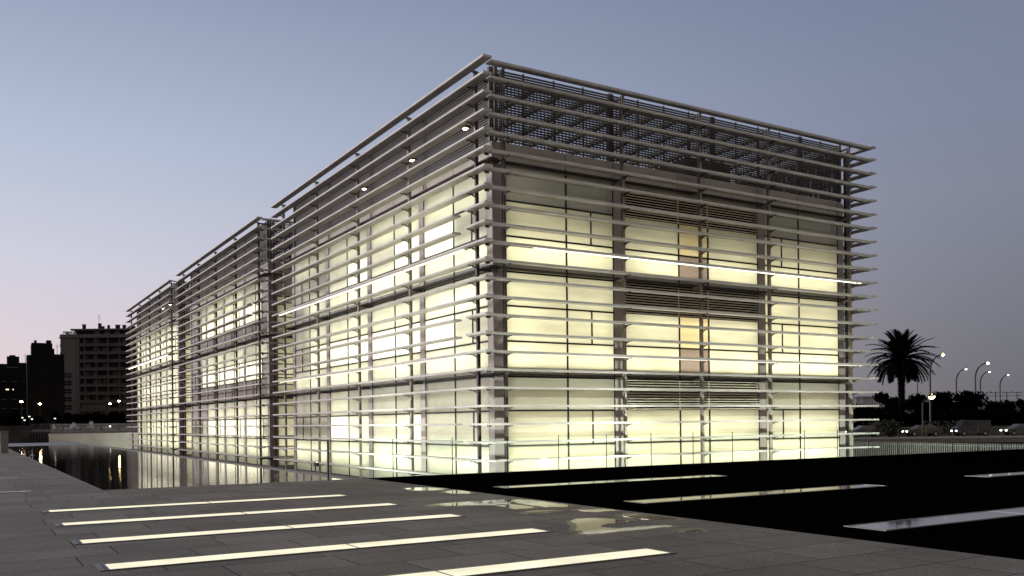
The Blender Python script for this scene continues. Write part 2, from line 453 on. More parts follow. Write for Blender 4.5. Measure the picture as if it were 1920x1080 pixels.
    for f in (6, 12, 18):
        lamp = MB()
        for i, (a, b) in enumerate(spans):
            xs = [a] + mull[i] + [b]
            bands = [(f + .35, f + 2.3), (f + 2.3, f + 4.32), (f + 4.32, f + 6.35)]
            if f == 18: bands[2] = (f + 4.42, 25.0)
            w = MB(); fr = MB(); has_w = False
            for bi, (k0, k1) in enumerate(bands):
                if i == 1 and bi == 0:
                    g = MB(); nk = 12
                    for q in range(nk):
                        zc = Z(k1) + (q + .5) * (Z(k0) - Z(k1)) / nk
                        g.face([(a, yb - .02, zc - .012), (b, yb - .02, zc - .012), (b, yb + .05, zc + .035), (a, yb + .05, zc + .035)], GRILLE)
                        g.box(a, b, yb - .026, yb - .018, zc - .02, zc + .008, GRILLE)
                    for x in (mull[1][0], mull[1][1]):
                        g.box(x - .015, x + .015, yb - .005, yb + .03, Z(k1), Z(k0), GRILLE)
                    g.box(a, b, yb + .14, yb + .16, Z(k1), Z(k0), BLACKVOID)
                    g.build('louvre_grille', root)
                    continue
                for j in range(len(xs) - 1):
                    s = cfg['front'][f][bi]
                    pm = FROST_Y
                    if f == 6 and bi == 0: pm = GREYGLASS
                    if i == 1 and j == 1:
                        if (f, bi) in ((6, 2), (12, 2)): pm = MAUVE
                        elif f == 6 or f == 12: pm = ORANGE
                    w.face([(xs[j], yb, Z(k1)), (xs[j + 1], yb, Z(k1)), (xs[j + 1], yb, Z(k0)), (xs[j], yb, Z(k0))], pm)
                fr.box(a, b, yb - .035, yb + .03, Z(k1) - .03, Z(k1) + .03, DARKSTEEL)
            for x in mull[i]:
                fr.box(x - .03, x + .03, yb - .035, yb + .03, Z(bands[2][1]), Z(bands[0][0] if i != 1 else bands[1][0]), DARKSTEEL)
            if part[i]:
                fr.box(part[i] - .025, part[i] + .025, yb - .035, yb + .03, Z(f + 4.3), Z(f + 2.3), DARKSTEEL)
            for x in (a + .02, b - .02):
                fr.box(x - .02, x + .02, yb - .02, yb + .03, Z(bands[2][1]), Z(f + .35), DARKSTEEL)
            wo = w.build('window', root)
            fo = fr.build('window_frame', None, Vector((0, y0, BASE))); fo.parent = wo
            # lit rooms behind the translucent glass: lamps along the sill level, dimmer higher up
            for (kc, h, s) in cfg['front'][f][3]:
                y = yb + .62; nseg = max(2, int((b - a) / 1.25)); st = (b - a + .2) / nseg
                for q in range(nseg):
                    u0_, u1_ = a - .1 + q * st, a - .1 + (q + 1) * st
                    lamp.face([(u0_, y, Z(kc + h)), (u1_, y, Z(kc + h)), (u1_, y, Z(kc - h)), (u0_, y, Z(kc - h))], room_mat(round(s * 1.75 * random.choice((.75, .9, 1.0, 1.1, 1.3)), 1)))
        if lamp.f: lamp.build('room_light', root)
    for i, (a, b) in enumerate(spans):
        p = MB(); m_ = mull[i][0]
        p.box(a, m_ - .02, yb, yb + .05, Z(6.35), Z(5.1), FASCIA); p.box(m_ + .02, b, yb, yb + .05, Z(6.35), Z(5.1), FASCIA)
        p.box(m_ - .02, m_ + .02, yb + .02, yb + .05, Z(6.35), Z(5.1), DARKSTEEL)
        if i == 1: p.box(m_ + .1, mull[1][1] - .1, yb - .01, yb, Z(6.3), Z(5.15), CLAD)
        p.build('fascia_panel', root)
    # --- posts with brackets
    py = [c_ for c_ in cy_]
    for i, y in enumerate(py):
        m = MB()
        pm_ = STEEL if i == 0 or y0 > 20 else POSTM
        m.box(.43, .455, y - .052, y + .052, BASE, Z(1) - .1, pm_); m.box(.455, .525, y - .012, y + .012, BASE, Z(1) - .1, pm_)
        m.box(.525, .55, y - .052, y + .052, BASE, Z(1) - .1, pm_)
        for k in range(1, 25):
            z = Z(k) - .088
            m.bar((.44, y, z - .02), (.10, y, z - .012), .05, .025, STEEL)
            m.bar((.44, y, z - .10), (.26, y, z - .02), .03, .03, STEEL)
        for k in (1.12, 6.2, 12.2, 18.2, 24.1):
            m.bar((.55, y, Z(k) - .1), (GX, y, Z(k) - .1), .07, .09, STEEL)
        m.build('post', root)
    fpx = ([1.25, 6.75, 10.85, 14.93, 20.35] if len(fx) == 4 else [1.25, 6.75])
    for x in fpx:
        m = MB(); y = y0 + .70
        pm_ = STEEL if x < 2 else POSTM
        m.box(x - .052, x + .052, y, y + .025, BASE, Z(1) - .1, pm_); m.box(x - .012, x + .012, y + .025, y + .115, BASE, Z(1) - .1, pm_)
        m.box(x - .052, x + .052, y + .115, y + .14, BASE, Z(1) - .1, pm_)
        for k in range(1, 25):
            z = Z(k) - .088
            m.bar((x, y, z - .02), (x, y0 + .34, z - .012), .05, .025, STEEL)
            m.bar((x, y, z - .10), (x, y0 + .5, z - .02), .03, .03, STEEL)
        for k in (1.12, 6.2, 12.2, 18.2, 24.1):
            m.bar((x, y + .14, Z(k) - .1), (x, yb, Z(k) - .1), .07, .09, BLADE if k > 2 else STEEL)
        m.build('post', root)
    # --- louvre blades
    TH = .076
    def segs(a, b, cuts):
        cs = [a] + [c_ for c_ in cuts if a + .3 < c_ < b - .3] + [b]
        return [(cs[i] + (.006 if i else 0), cs[i + 1] - (.006 if i < len(cs) - 2 else 0)) for i in range(len(cs) - 1)]
    lcuts = [c_ + .35 for c_ in py]
    for k in range(1, 25):
        z = Z(k) - (.07 if k == 1 else 0)
        runs = [(y0, y0 + L)]
        if k in (9, 10, 15, 16, 21, 22): runs = [(y0, y0 + 1.48), (y0 + 2.42, y0 + L)]
        for a, b in runs:
            m = MB()
            for p, q in segs(a, b, lcuts): m.box(0, .36, p, q, z - TH, z, BLADE)
            m.build('louvre_blade', root)
        m = MB(); e = 21.17 if side else (21.4 if front_w > 20 else front_w)
        for p, q in segs(.46, e, [x_ + .35 for x_ in fpx]): m.box(p, q, y0 + .26, y0 + .61, z - TH, z, BLADE)
        if k > 1: m.box(.40, .56, y0 + .62, y0 + .70, z - TH - .05, z - .03, STEEL)
        m.build('louvre_blade', root)
        if side:
            m = MB()
            for p, q in segs(y0 + .12, y0 + L, lcuts): m.box(21.19, 21.55, p, q, z - TH, z, BLADE)
            m.build('louvre_blade', root)
    if side:
        for y in py:
            m = MB(); m.box(20.9, 21.06, y - .07, y + .07, BASE, Z(1) - .1, STEEL)
            for k in range(1, 25):
                z = Z(k) - .10
                m.bar((21.0, y, z), (21.45, y, z), .05, .03, STEEL)
                if k % 2 == 0: m.bar((XE, y, z - .2), (20.95, y, z - .2), .06, .06, STEEL)
            m.build('post', root)
    # --- maintenance walkways of steel grating at each floor
    for k in (6, 12, 18, 24):
        z = Z(k) - .13
        m = MB()
        for x in (.66, .76, .86, .96): m.box(x - .012, x + .012, y0 + .7, y0 + L - .1, z - .05, z, STEEL)
        n_ = int(L / .55)
        for j in range(n_): m.box(.63, 1.0, y0 + .75 + j * .55, y0 + .775 + j * .55, z - .045, z - .006, STEEL)
        m.build('walkway', root)
        m = MB()
        for y in (.92, 1.0, 1.08, 1.16): m.box(.7, (20.9 if len(fx) == 4 else front_w), y0 + y - .012, y0 + y + .012, z - .05, z, STEEL)
        for j in range(int((front_w - 1.4) / .55)): m.box(.75 + j * .55, .775 + j * .55, y0 + .89, y0 + 1.2, z - .045, z - .006, STEEL)
        m.build('walkway', root)
    # --- roof screen of fine slats, see-through, on all sides
    ztop, zb = Z(.78), Z(5.0)
    ns = int((ztop - zb) / .098)
    def screen(ax, fixed, a, b, inward):
        m = MB()
        for q in range(ns):
            z = zb + .05 + q * .098
            d0, d1 = (fixed, fixed + inward * .06)
            lo, hi = min(d0, d1), max(d0, d1)
            if ax == 'y': m.box(lo, hi, a, b, z, z + .052, SLAT)
            else: m.box(a, b, lo, hi, z, z + .052, SLAT)
        for j in range(1, int((b - a) / .165)):
            u = a + j * .165; lo, hi = sorted((fixed + inward * .062, fixed + inward * .075))
            if ax == 'y': m.box(lo, hi, u - .024, u + .024, zb, Z(1.5), SLAT)
            else: m.box(u - .024, u + .024, lo, hi, zb, Z(1.5), SLAT)
        n_ = max(2, int(round((b - a) / 1.43)))
        for j in range(n_ + 1):
            u = a + (b - a) * j / n_
            big = (j % 4 == 0)
            w_ = .12 if big else .035
            lo, hi = sorted((fixed + inward * .065, fixed + inward * (.2 if big else .11)))
            if ax == 'y': m.box(lo, hi, u - w_, u + w_, zb, ztop, STEEL)
            else: m.box(u - w_, u + w_, lo, hi, zb, ztop, STEEL)
        m.build('roof_screen', root)
    screen('y', GX, yb, YE, 1); screen('x', yb, GX + .07, XE, 1)
    screen('y', XE, yb + .07, YE, -1); screen('x', YE, GX + .07, XE - .07, -1)
    # open roof grid seen through the screen
    nbm = 16
    for j in range(nbm):
        x = GX + .9 + j * (XE - GX - 1.4) / (nbm - 1)
        MB().box(x - .10, x + .10, yb + .25, YE - .3, Z(1.5), Z(1.25), STEEL).build('roof_beam', root)
    for bx in ((12.8, 15.6, 2.5, 6.5, 2.4), (17.2, 19.6, 3.0, 9, 2.9), (6.0, 9.5, 9, 14, 2.6)):
        MB().box(bx[0], bx[1], yb + bx[2], yb + bx[3], Z(5.0) + .004, Z(bx[4]), SLAT).build('roof_plant', root)
    # 15.6, yb + 2.5, yb + 6.5, Z(5.0) + .004, Z(2.4), SLAT); pl.box(17.2, 19.6, yb + 3.0, yb + 9, Z(5.0) + .004, Z(2.9), SLAT)
    # --- linear lamps under the blades above each walkway
    for k, s in cfg['tubes_left']:
        m = MB(); z = Z(k) - TH - .004
        m.box(.14, .21, y0 + 1.9, y0 + L - .9, z - .05, z, emitter('linear lamp %s' % s, (1, .95, .78), s)); m.build('linear_lamp', root)
    for k, s in cfg['tubes_front']:
        m = MB(); z = Z(k) - TH - .004
        m.box(2.3, (20.7 if len(fx) == 4 else front_w - .2), y0 + .39, y0 + .45, z - .03, z, emitter('linear lamp %s' % s, (1, .95, .78), s)); m.build('linear_lamp', root)
    for dy in cfg['spots']:
        m = MB(); z = Z(4) - TH - .004
        m.box(.2, .46, y0 + dy - .16, y0 + dy + .16, z - .07, z, STEEL)
        so_ = m.build('spotlight', root)
        m2 = MB(); m2.box(.26, .38, y0 + dy - .09, y0 + dy + .09, z - .085, z - .072, SPOT)
        lo_ = m2.build('lens', None, Vector((0, y0, BASE))); lo_.parent = so_
    return root

cfgA = {
    6: [[.5, .48, .45, .34], [[.32, .42, 2.4], [2.3, 2.2, .8], [1.9, 1.7, .7], [.22, .25, .32, .3]], [.75, .8, .74, [.5, .6, .25, .12]]],
    12: [[.75, .75, .7, [.5, .5, .22, .2]], [[.7, .8, 2.3], [2.2, 2.2, 2.3], [2.3, 2.3, 1.7], [1.4, 1.4, .3, .24]], [.66, .7, .66, [.6, .6, .45, .45]]],
    18: [[.2, .2, [.2, .2, .5], .2], [[.7, .72, .8], [1.9, 1.3, .95], [1.3, 1.5, 2.2], [.3, .3, .2, .2]], [.85, .9, .9, .85]],
    'front': {6: [0, 0, 0, [(11.15, .42, 2.9), (9.5, .35, .5)]],
              12: [0, 0, 0, [(17.05, .5, 3.0), (15.0, .6, 1.7), (13.2, .6, 1.15)]],
              18: [0, 0, 0, [(23.4, .6, 2.5), (21.5, .6, 1.6), (19.6, .5, .4)]]},
    'tubes_left': [(11, 1.9), (17, 1.2)], 'tubes_front': [(11, 2.4), (17, 1.15)], 'spots': [1.93, 6.55, 11.75]}
cfgB = {
    6: [[[.10, .3, .3], .65, .5, [.4, .1]], [[.12, 1.3, 1.6], [2.0, 1.6, 1.8], [2.2, 2.0, 2.2], [1.8, .1]], [.06, .06, .06, .06]],
    12: [[.4, .55, .55, [.4, .1]], [[.14, 1.9, 2.0], [2.2, 2.2, 2.2], [2.2, 2.2, 2.0], [2.0, .12]], [.07, .08, .08, .06]],
    18: [[.45, .5, .45, .15], [[.5, 2.0, 2.0], [2.2, 2.2, 2.2], [2.2, 1.8, 2.0], [.8, .25]], [.7, .75, .75, .5]],
    'front': {6: [0, 0, 0, [(10.4, .6, .7), (8.6, .6, .4)]], 12: [0, 0, 0, [(16.4, .7, 1.1), (14.4, .8, .9)]],
              18: [0, 0, 0, [(23.2, .7, 1.6), (20.6, .9, 1.0)]]},
    'tubes_left': [], 'tubes_front': [], 'spots': []}
cfgC = {
    6: [[.5, .6, .6, .6], [1.4, 1.9, 1.9, 1.6], [.7, .7, .7, .7]],
    12: [[.55, .6, .6, .5], [1.5, 1.9, 1.9, 1.5], [.8, .8, .8, .7]],
    18: [[.5, .5, .5, .45], [1.6, 1.9, 1.7, 1.2], [.8, .8, .8, .7]],
    'front': {6: [0, 0, 0, [(10.4, .6, 1.1), (8.6, .6, .6)]], 12: [0, 0, 0, [(16.4, .7, 1.4), (14.4, .8, 1.2)]],
              18: [0, 0, 0, [(23.2, .7, 1.6), (20.6, .9, 1.3)]]},
    'tubes_left': [(11, 4.0)], 'tubes_front': [], 'spots': [1.2, 4.5]}
office_block('nearest and largest glowing office block wrapped in metal louvres, two facades in view', 0, 25.45, cfgA, side=True)
office_block('middle louvred office block between two others, bright windows above dark grey bands', 28.35, 24.97, cfgB)
office_block('farthest louvred office block at the end of the pool, glowing evenly yellow', 56.25, 24.8, cfgC)

# ------------------------------------------------------------------ light strips let into the paving
LENS = emitter('luminous ground glass', (1.0, .94, .70), 1.1)
_t = LENS.node_tree
_c = N(_t, 'ShaderNodeTexCoord'); _n = N(_t, 'ShaderNodeTexNoise'); _n.inputs['Scale'].default_value = 1.6; _n.inputs['Detail'].default_value = 3
_t.links.new(_c.outputs['Object'], _n.inputs['Vector'])
_r = N(_t, 'ShaderNodeMapRange'); _r.inputs['From Min'].default_value = .3; _r.inputs['From Max'].default_value = .7; _r.inputs['To Min'].default_value = .88; _r.inputs['To Max'].default_value = 1.18
_t.links.new(_n.outputs[0], _r.inputs[0])
_t.links.new(_r.outputs[0], [q for q in _t.nodes if q.type == 'EMISSION'][0].inputs[1])
FRAME = pbr('light frame steel', (.10, .095, .09), .4, .6, .5)
JOINT = pbr('joint seal', (.25, .23, .17), .7)
gl_lab = ['glowing ground light strip nearest the pool, shortest looking of five', 'glowing ground light strip, second from the pool edge',
          'glowing ground light strip in the middle of five parallel ones', 'glowing ground light strip, second from the foreground',
          'glowing ground light strip at the bottom edge, widest of five']
for i, yc in enumerate((-9.38, -11.95, -14.45, -16.93, -19.41)):
    t = thing('ground_light', gl_lab[i], 'light', (-11.6, yc, 0), 'glowing strips in the paving')
    x0, x1 = -14.36, -8.86
    fr = MB()
    fr.box(x0 - .10, x1 + .05, yc - .25, yc - .215, -.02, .012, FRAME); fr.box(x0 - .10, x1 + .05, yc + .215, yc + .25, -.02, .012, FRAME)
    fr.box(x0 - .10, x0, yc - .215, yc + .215, -.02, .012, FRAME); fr.box(x1, x1 + .05, yc - .215, yc + .215, -.02, .012, FRAME)
    fr.box(x0 - .045, x0 - .03, yc - .2, yc + .2, .012, .016, DARKSTEEL)
    fr.box(-11.612, -11.588, yc - .215, yc + .215, -.02, .010, JOINT)
    fr.build('frame', t)
    for a, b in ((x0, -11.612), (-11.588, x1)):
        MB().box(a, b, yc - .215, yc + .215, -.02, .008, LENS).build('lens', t)
def skylight(x0, x1, yc, w, label, glass, group):
    t = thing('skylight', label, 'skylight', ((x0 + x1) / 2, yc, 0), group)
    fr = MB(); e = .04
    fr.box(x0 - e, x1 + e, yc - w / 2 - e, yc - w / 2, -.03, .008, FRAME); fr.box(x0 - e, x1 + e, yc + w / 2, yc + w / 2 + e, -.03, .008, FRAME)
    fr.box(x0 - e, x0, yc - w / 2, yc + w / 2, -.03, .008, FRAME); fr.box(x1, x1 + e, yc - w / 2, yc + w / 2, -.03, .008, FRAME)
    xm = (x0 + x1) / 2
    fr.box(xm - .012, xm + .012, yc - w / 2, yc + w / 2, -.03, .007, FRAME)
    fr.build('frame', t)
    for a, b in ((x0, xm - .012), (xm + .012, x1)): MB().box(a, b, yc - w / 2, yc + w / 2, -.03, .004, glass).build('pane', t)
def mirror_glass():
    m, t = new_mat('unlit skylight glass')
    o = N(t, 'ShaderNodeOutputMaterial'); b = N(t, 'ShaderNodeBsdfPrincipled'); t.links.new(b.outputs[0], o.inputs[0])
    b.inputs['Base Color'].default_value = (.55, .55, .54, 1); b.inputs['Metallic'].default_value = .85; b.inputs['Roughness'].default_value = .045
    c = N(t, 'ShaderNodeTexCoord'); n = N(t, 'ShaderNodeTexNoise'); n.inputs['Scale'].default_value = 1.7; n.inputs['Detail'].default_value = 5
    t.links.new(c.outputs['Object'], n.inputs['Vector'])
    bp = N(t, 'ShaderNodeBump'); bp.inputs['Strength'].default_value = .03; bp.inputs['Distance'].default_value = .02
    t.links.new(n.outputs[0], bp.inputs['Height']); t.links.new(bp.outputs[0], b.inputs['Normal'])
    return m
MIRROR = mirror_glass()
G2 = 'unlit glass strips in the black lawn'
skylight(-5.08, 1.72, -9.52, .56, 'unlit glass strip in the black lawn nearest the building, reflecting lit windows', MIRROR, G2)
skylight(-5.08, 1.72, -14.38, .56, 'unlit glass strip in the black lawn, middle one of the left column', MIRROR, G2)
skylight(-5.15, 1.72, -19.38, .60, 'unlit glass strip in the black lawn nearest the viewer, mirroring grey sky', MIRROR, G2)
skylight(6.2, 13.0, -14.05, .56, 'unlit glass strip in the black lawn at the right edge, behind the others', MIRROR, G2)
PALE = pbr('pale unlit strip glass', (.33, .31, .29), .25, 0, .5, .1)
for yc, lab in ((-3.3, 'thin pale unlit strip in the left paving, nearest the viewer'), (3.4, 'thin pale unlit strip in the left paving, middle of three'), (9.95, 'thin pale unlit strip in the left paving, farthest of three')):
    skylight(-19.8, -14.3, yc, .40, lab, PALE, 'unlit strips beside the pool')

# ------------------------------------------------------------------ puddles on the paving
def water_film():
    m, t = new_mat('rain puddle')
    o = N(t, 'ShaderNodeOutputMaterial'); b = N(t, 'ShaderNodeBsdfPrincipled'); t.links.new(b.outputs[0], o.inputs[0])
    b.inputs['Base Color'].default_value = (.50, .46, .36, 1); b.inputs['Metallic'].default_value = .7; b.inputs['Roughness'].default_value = .03
    b.inputs['IOR'].default_value = 1.6; b.inputs['Specular IOR Level'].default_value = .8
    return m
PUD = water_film()
WETSTONE = pbr('wet dark stone', (.05, .043, .037), .35, 0, .4, .25, 3)
def chaikin(p, n=2):
    for _ in range(n):
        q = []
        for i in range(len(p)):
            a, b = p[i], p[(i + 1) % len(p)]
            q += [(a[0] * .78 + b[0] * .22, a[1] * .78 + b[1] * .22), (a[0] * .22 + b[0] * .78, a[1] * .22 + b[1] * .78)]
        p = q
    return p
PUDDLES = [[(-7.05, -8.43), (-6.8, -8.21), (-6.32, -8.5), (-6.32, -9.24), (-6.76, -9.39), (-7.06, -9.14)], [(-6.75, -9.79), (-6.24, -9.47), (-6.38, -10.66), (-6.86, -10.54)], [(-8.5, -12.57), (-8.11, -12.38), (-7.47, -12.35), (-6.88, -12.34), (-6.62, -12.31), (-6.9, -12.98), (-7.29, -13.42), (-7.83, -13.0), (-8.31, -12.88)], [(-7.49, -13.27), (-7.11, -13.16), (-7.06, -14.12), (-7.49, -14.24)], [(-6.78, -12.64), (-6.34, -12.5), (-6.4, -14.32), (-6.76, -14.35), (-6.97, -13.99), (-6.93, -13.3)], [(-7.74, -14.68), (-7.21, -14.6), (-7.07, -14.77), (-7.54, -15.02), (-7.79, -14.88)], [(-6.81, -14.82), (-6.36, -14.9), (-6.27, -15.45), (-6.81, -15.39)], [(-6.84, -16.03), (-6.35, -15.93), (-6.33, -17.1), (-6.81, -16.9)], [(-7.73, -16.09), (-7.36, -16.06), (-6.98, -16.77), (-7.38, -16.92), (-7.64, -16.83), (-7.99, -17.08), (-7.91, -17.35), (-7.33, -17.37), (-7.05, -17.48), (-7.04, -17.69), (-7.98, -17.73), (-8.46, -17.77), (-8.7, -17.56), (-8.39, -17.37), (-8.51, -17.19), (-8.2, -16.93), (-8.02, -16.55)], [(-7.34, -18.02), (-7.0, -18.08), (-7.2, -18.35), (-7.44, -18.32)]]
for p in PUDDLES:
    q = chaikin(p, 2)
    q = [(x + random.uniform(-.03, .03), y + random.uniform(-.05, .05)) for x, y in q]
    gx, gy = sum(a for a, b in q) / len(q), sum(b for a, b in q) / len(q)
    wet = MB(); ring = []
    for x, y in q:
        d_ = math.hypot(x - gx, y - gy) + 1e-6; e_ = random.uniform(.05, .16)
        ring.append((x + (x - gx) / d_ * e_, y + (y - gy) / d_ * e_, .0025))
    wet.face(ring, WETSTONE)
    wo = struct(wet.build('wet_stone'))
    m = MB(); i = len(q)
    m.v = [(x, y, .005) for x, y in q] + [(x, y, .001) for x, y in q]
    m.f = [tuple(range(i))] + [(j, i + j, i + (j + 1) % i, (j + 1) % i) for j in range(i)]
    m.mats = [PUD]; m.mi = [0] * len(m.f)
    struct(m.build('puddle'))

# ------------------------------------------------------------------ glass balustrade along the pool edge
def clear_glass():
    m, t = new_mat('balustrade glass')
    o = N(t, 'ShaderNodeOutputMaterial'); tr = N(t, 'ShaderNodeBsdfTransparent'); g = N(t, 'ShaderNodeBsdfGlossy')
    tr.inputs[0].default_value = (.90, .95, .92, 1); g.inputs['Roughness'].default_value = .02
    fr = N(t, 'ShaderNodeFresnel'); fr.inputs[0].default_value = 1.45
    ms = N(t, 'ShaderNodeMixShader'); t.links.new(fr.outputs[0], ms.inputs[0]); t.links.new(tr.outputs[0], ms.inputs[1]); t.links.new(g.outputs[0], ms.inputs[2])
    t.links.new(ms.outputs[0], o.inputs[0])
    return m
CG = clear_glass()
EDGE = pbr('glass edge', (.015, .02, .018), .2, 0, .5, .05)
bal = thing('glass_balustrade', 'frameless clear glass balustrade standing along the pool edge before the lit facade', 'balustrade', (-7.4, -4.2, 0))
xs = [-7.3] + [-5.43 + 1.86 * i for i in range(24)]
for a, b in zip(xs[:-1], xs[1:]):
    m = MB()
    m.face([(a + .012, -4.2, 0.004), (b - .012, -4.2, 0.004), (b - .012, -4.2, 1.08), (a + .012, -4.2, 1.08)], CG)
    pn = m.build('glass_panel', bal)
    m = MB(); m.box(a - .008, a + .008, -4.21, -4.19, .004, 1.08, EDGE)
    e = m.build('panel_edge', None, Vector((-7.4, -4.2, 0))); e.parent = pn
m = MB(); m.box(-7.335, -7.305, -4.23, -4.17, .002, 1.08, DARKSTEEL); m.build('end_post', bal)

# ------------------------------------------------------------------ ground floodlights throwing light up the facade, plus unseen added fill lights
FL = emitter('floodlight lens', (.90, 1.0, .87), 5600.0)
for x, y, rot, sc, lab in ((6.1, -3.2, 0, 1, 'small moat floodlight below the lawn edge, facing the left bay of the front facade'),
                       (23.6, -3.2, R(10), .35, 'small moat floodlight below the lawn edge, past the right end of the front facade'),
                       (-3.0, 9.2, R(-90), .7, 'small moat floodlight behind the pool weir, facing the left facade'),
                       (-2.4, -3.0, R(-50), 1, 'unseen added moat floodlight below the lawn edge at the building corner'),  # this and the next two are added to even out the facade wash
                       (11.5, -3.2, R(-50), 1, 'unseen added moat floodlight below the lawn edge, facing the middle bay of the front facade'),
                       (16.0, -3.2, R(-50), .6, 'unseen added moat floodlight below the lawn edge, facing the right bay of the front facade'),
                       (3.0, 84.5, 0, .35, 'unseen floodlight added to brighten the pale concrete wall at the far end of the pool')):  # extra lamp added only to brighten the concrete wall
    t = thing('floodlight', lab, 'light', (x, y, -.26), 'floodlights in the moat', rot if rot else 1e-6)
    m = MB(); m.box(-.16, .16, -.08, 0, .0, .15, DARKSTEEL); m.box(-.16, .16, 0, .08, .0, .02, DARKSTEEL)
    for sx in (-.16, .145): m.box(sx, sx + .015, 0, .07, .02, .15, DARKSTEEL)
    m.build('housing', t)
    m = MB(); m.tube([(0, -.04, -1.0), (0, -.04, .0)], .03, STEEL, 6); m.build('stake', t)
    m = MB(); m.face([(-.13 * sc, .005, .03), (-.13 * sc, .005, .13), (.13 * sc, .005, .13), (.13 * sc, .005, .03)], FL); m.build('lens', t)

# ------------------------------------------------------------------ background, left: bridge, railing, street, houses
STONE = pbr('dark boundary stone', (.05, .047, .043), .85, 0, .2, .3, .6, (1, 1, 2))
RAIL = pbr('grey railing paint', (.50, .47, .44), .5, .0, .5)
m = MB(); m.box(-7.0, 30, 91.0, 91.4, -1.25, .64, CONC); m.box(-7.05, 30, 90.96, 91.44, .64, .73, CONC)
tag(m.build('concrete_wall'), 'pale concrete wall at the far end of the pool, below the bar railing', 'wall')
struct(MB().box(-300, 70, 104, 900, -1.29, .9, EARTH).build('street'))
fe = thing('railing_fence', 'grey vertical bar railing beyond the far end of the pool, behind the concrete wall', 'fence', (-1, 103, 0))
m = MB()
for i in range(150):
    x = -5.9 + i * .14
    m.box(x - .022, x + .022, 102.98, 103.02, -.55, 1.95, RAIL)
m.build('bar_panel', fe)
m = MB(); m.box(-6, 15, 102.96, 103.04, -.62, -.52, RAIL); m.box(-6, 15, 102.97, 103.03, 1.80, 1.84, RAIL); m.build('rail', fe)
m = MB()
for i in range(14):
    x = -8.25 + i * .17; m.box(x - .02, x + .02, 101.9, 101.94, -.6, 1.95, STEEL)
m.box(-8.3, -5.95, 101.88, 101.96, 1.9, 1.96, STEEL)
m.build('gate_leaf', fe)
m = MB(); m.box(-60, -8.6, 98, 98.4, -1.25, 1.62, STONE); m.box(-60, -8.55, 97.95, 98.45, 1.62, 1.74, STONE)
tag(m.build('boundary_wall'), 'low dark stone wall behind the far left corner of the pool', 'wall')
m = MB(); m.box(-13.75, -13.35, 33.7, 34.1, 0, 1.25, KERB); m.box(-13.79, -13.31, 33.66, 34.14, 1.25, 1.31, KERB)
gp = m.build('gate_post'); tag(gp, 'short grey stone post standing on the left paving beside the pool', 'post')

LEAF = pbr('dark evergreen leaves', (.003, .0033, .0025), 1, 0, 0, .4, 1.5)
LEAF2 = pbr('dusty green leaves', (.040, .038, .026), .8, 0, .2, .4, 1.5)
BARK = pbr('dark bark', (.005, .0045, .004), 1, 0, 0, .3)
def leaf(m, c, s, mat):
    d = Vector((random.gauss(0, 1), random.gauss(0, 1), random.gauss(0, .8))).normalized()
    a = d.orthogonal().normalized(); b = d.cross(a)
    c = Vector(c); w = s * random.uniform(.3, .55)
    m.face([c - a * s, c + b * w, c + a * s, c - b * w], mat)
def bush(name, label, cat, org, w, h, n, group, mat=None, stem=.25, ls=.42):
    mat = mat or LEAF
    t = thing(name, label, cat, org, group)
    tr = MB(); x, y, z = org
    top = z + h * .55
    tr.tube([(x, y, z), (x + .1, y, z + h * .3), (x - .1, y + .1, top)], [stem, stem * .7, stem * .3], BARK, 7)
    for i in range(5):
        a = random.uniform(0, 6.28)
        tr.tube([(x, y, z + h * .25), (x + math.cos(a) * w * .3, y + math.sin(a) * w * .3, z + h * random.uniform(.5, .75))], [stem * .5, stem * .15], BARK, 5)
    tr.build('trunk', t)
    cr = MB()
    clumps = []
    for i in range(9):
        a = random.uniform(0, 6.28); q = random.uniform(.1, .36) * w
        clumps.append((x + math.cos(a) * q, y + math.sin(a) * q, z + h * random.uniform(.32, .82), random.uniform(.16, .27) * w))
    for i in range(n):
        cx_, cy2, cz, cr_ = random.choice(clumps)
        v = Vector((random.gauss(0, 1), random.gauss(0, 1), random.gauss(0, 1))).normalized() * cr_ * random.random() ** .45
        p = Vector((cx_, cy2, cz)) + Vector((v.x, v.y, v.z * .85))
        if p.z < z + .1: p.z = z + .1 + random.random() * .4
        leaf(cr, p, ls * random.uniform(.6, 1.3), mat)
    cr.build('crown', t)
    return t
LB = 'trees along the far street on the left'
for x, y, w, h, lab in ((-9.6, 132.9, 4.5, 2.9, 'dark tree at the left edge of the picture, under the street lamps'), (-6.9, 131.8, 4.2, 2.4, 'dark low tree below the left street lamps, right of another tree'),
                        (-1.9, 134, 3.0, 3.2, 'small tree at the left corner of the pale apartment block'), (.6, 132.8, 3.4, 2.9, 'dark tree before the apartment block, behind the parked cars'),
                        (3.3, 131.0, 3.8, 3.3, 'bushy dark tree before the apartment block, left of the two street lamps'), (5.7, 129.3, 3.0, 3.0, 'dark tree beside the far end of the louvred blocks')):
    bush('street_tree', lab, 'tree', (x, y, .9), w, h, 900, LB)
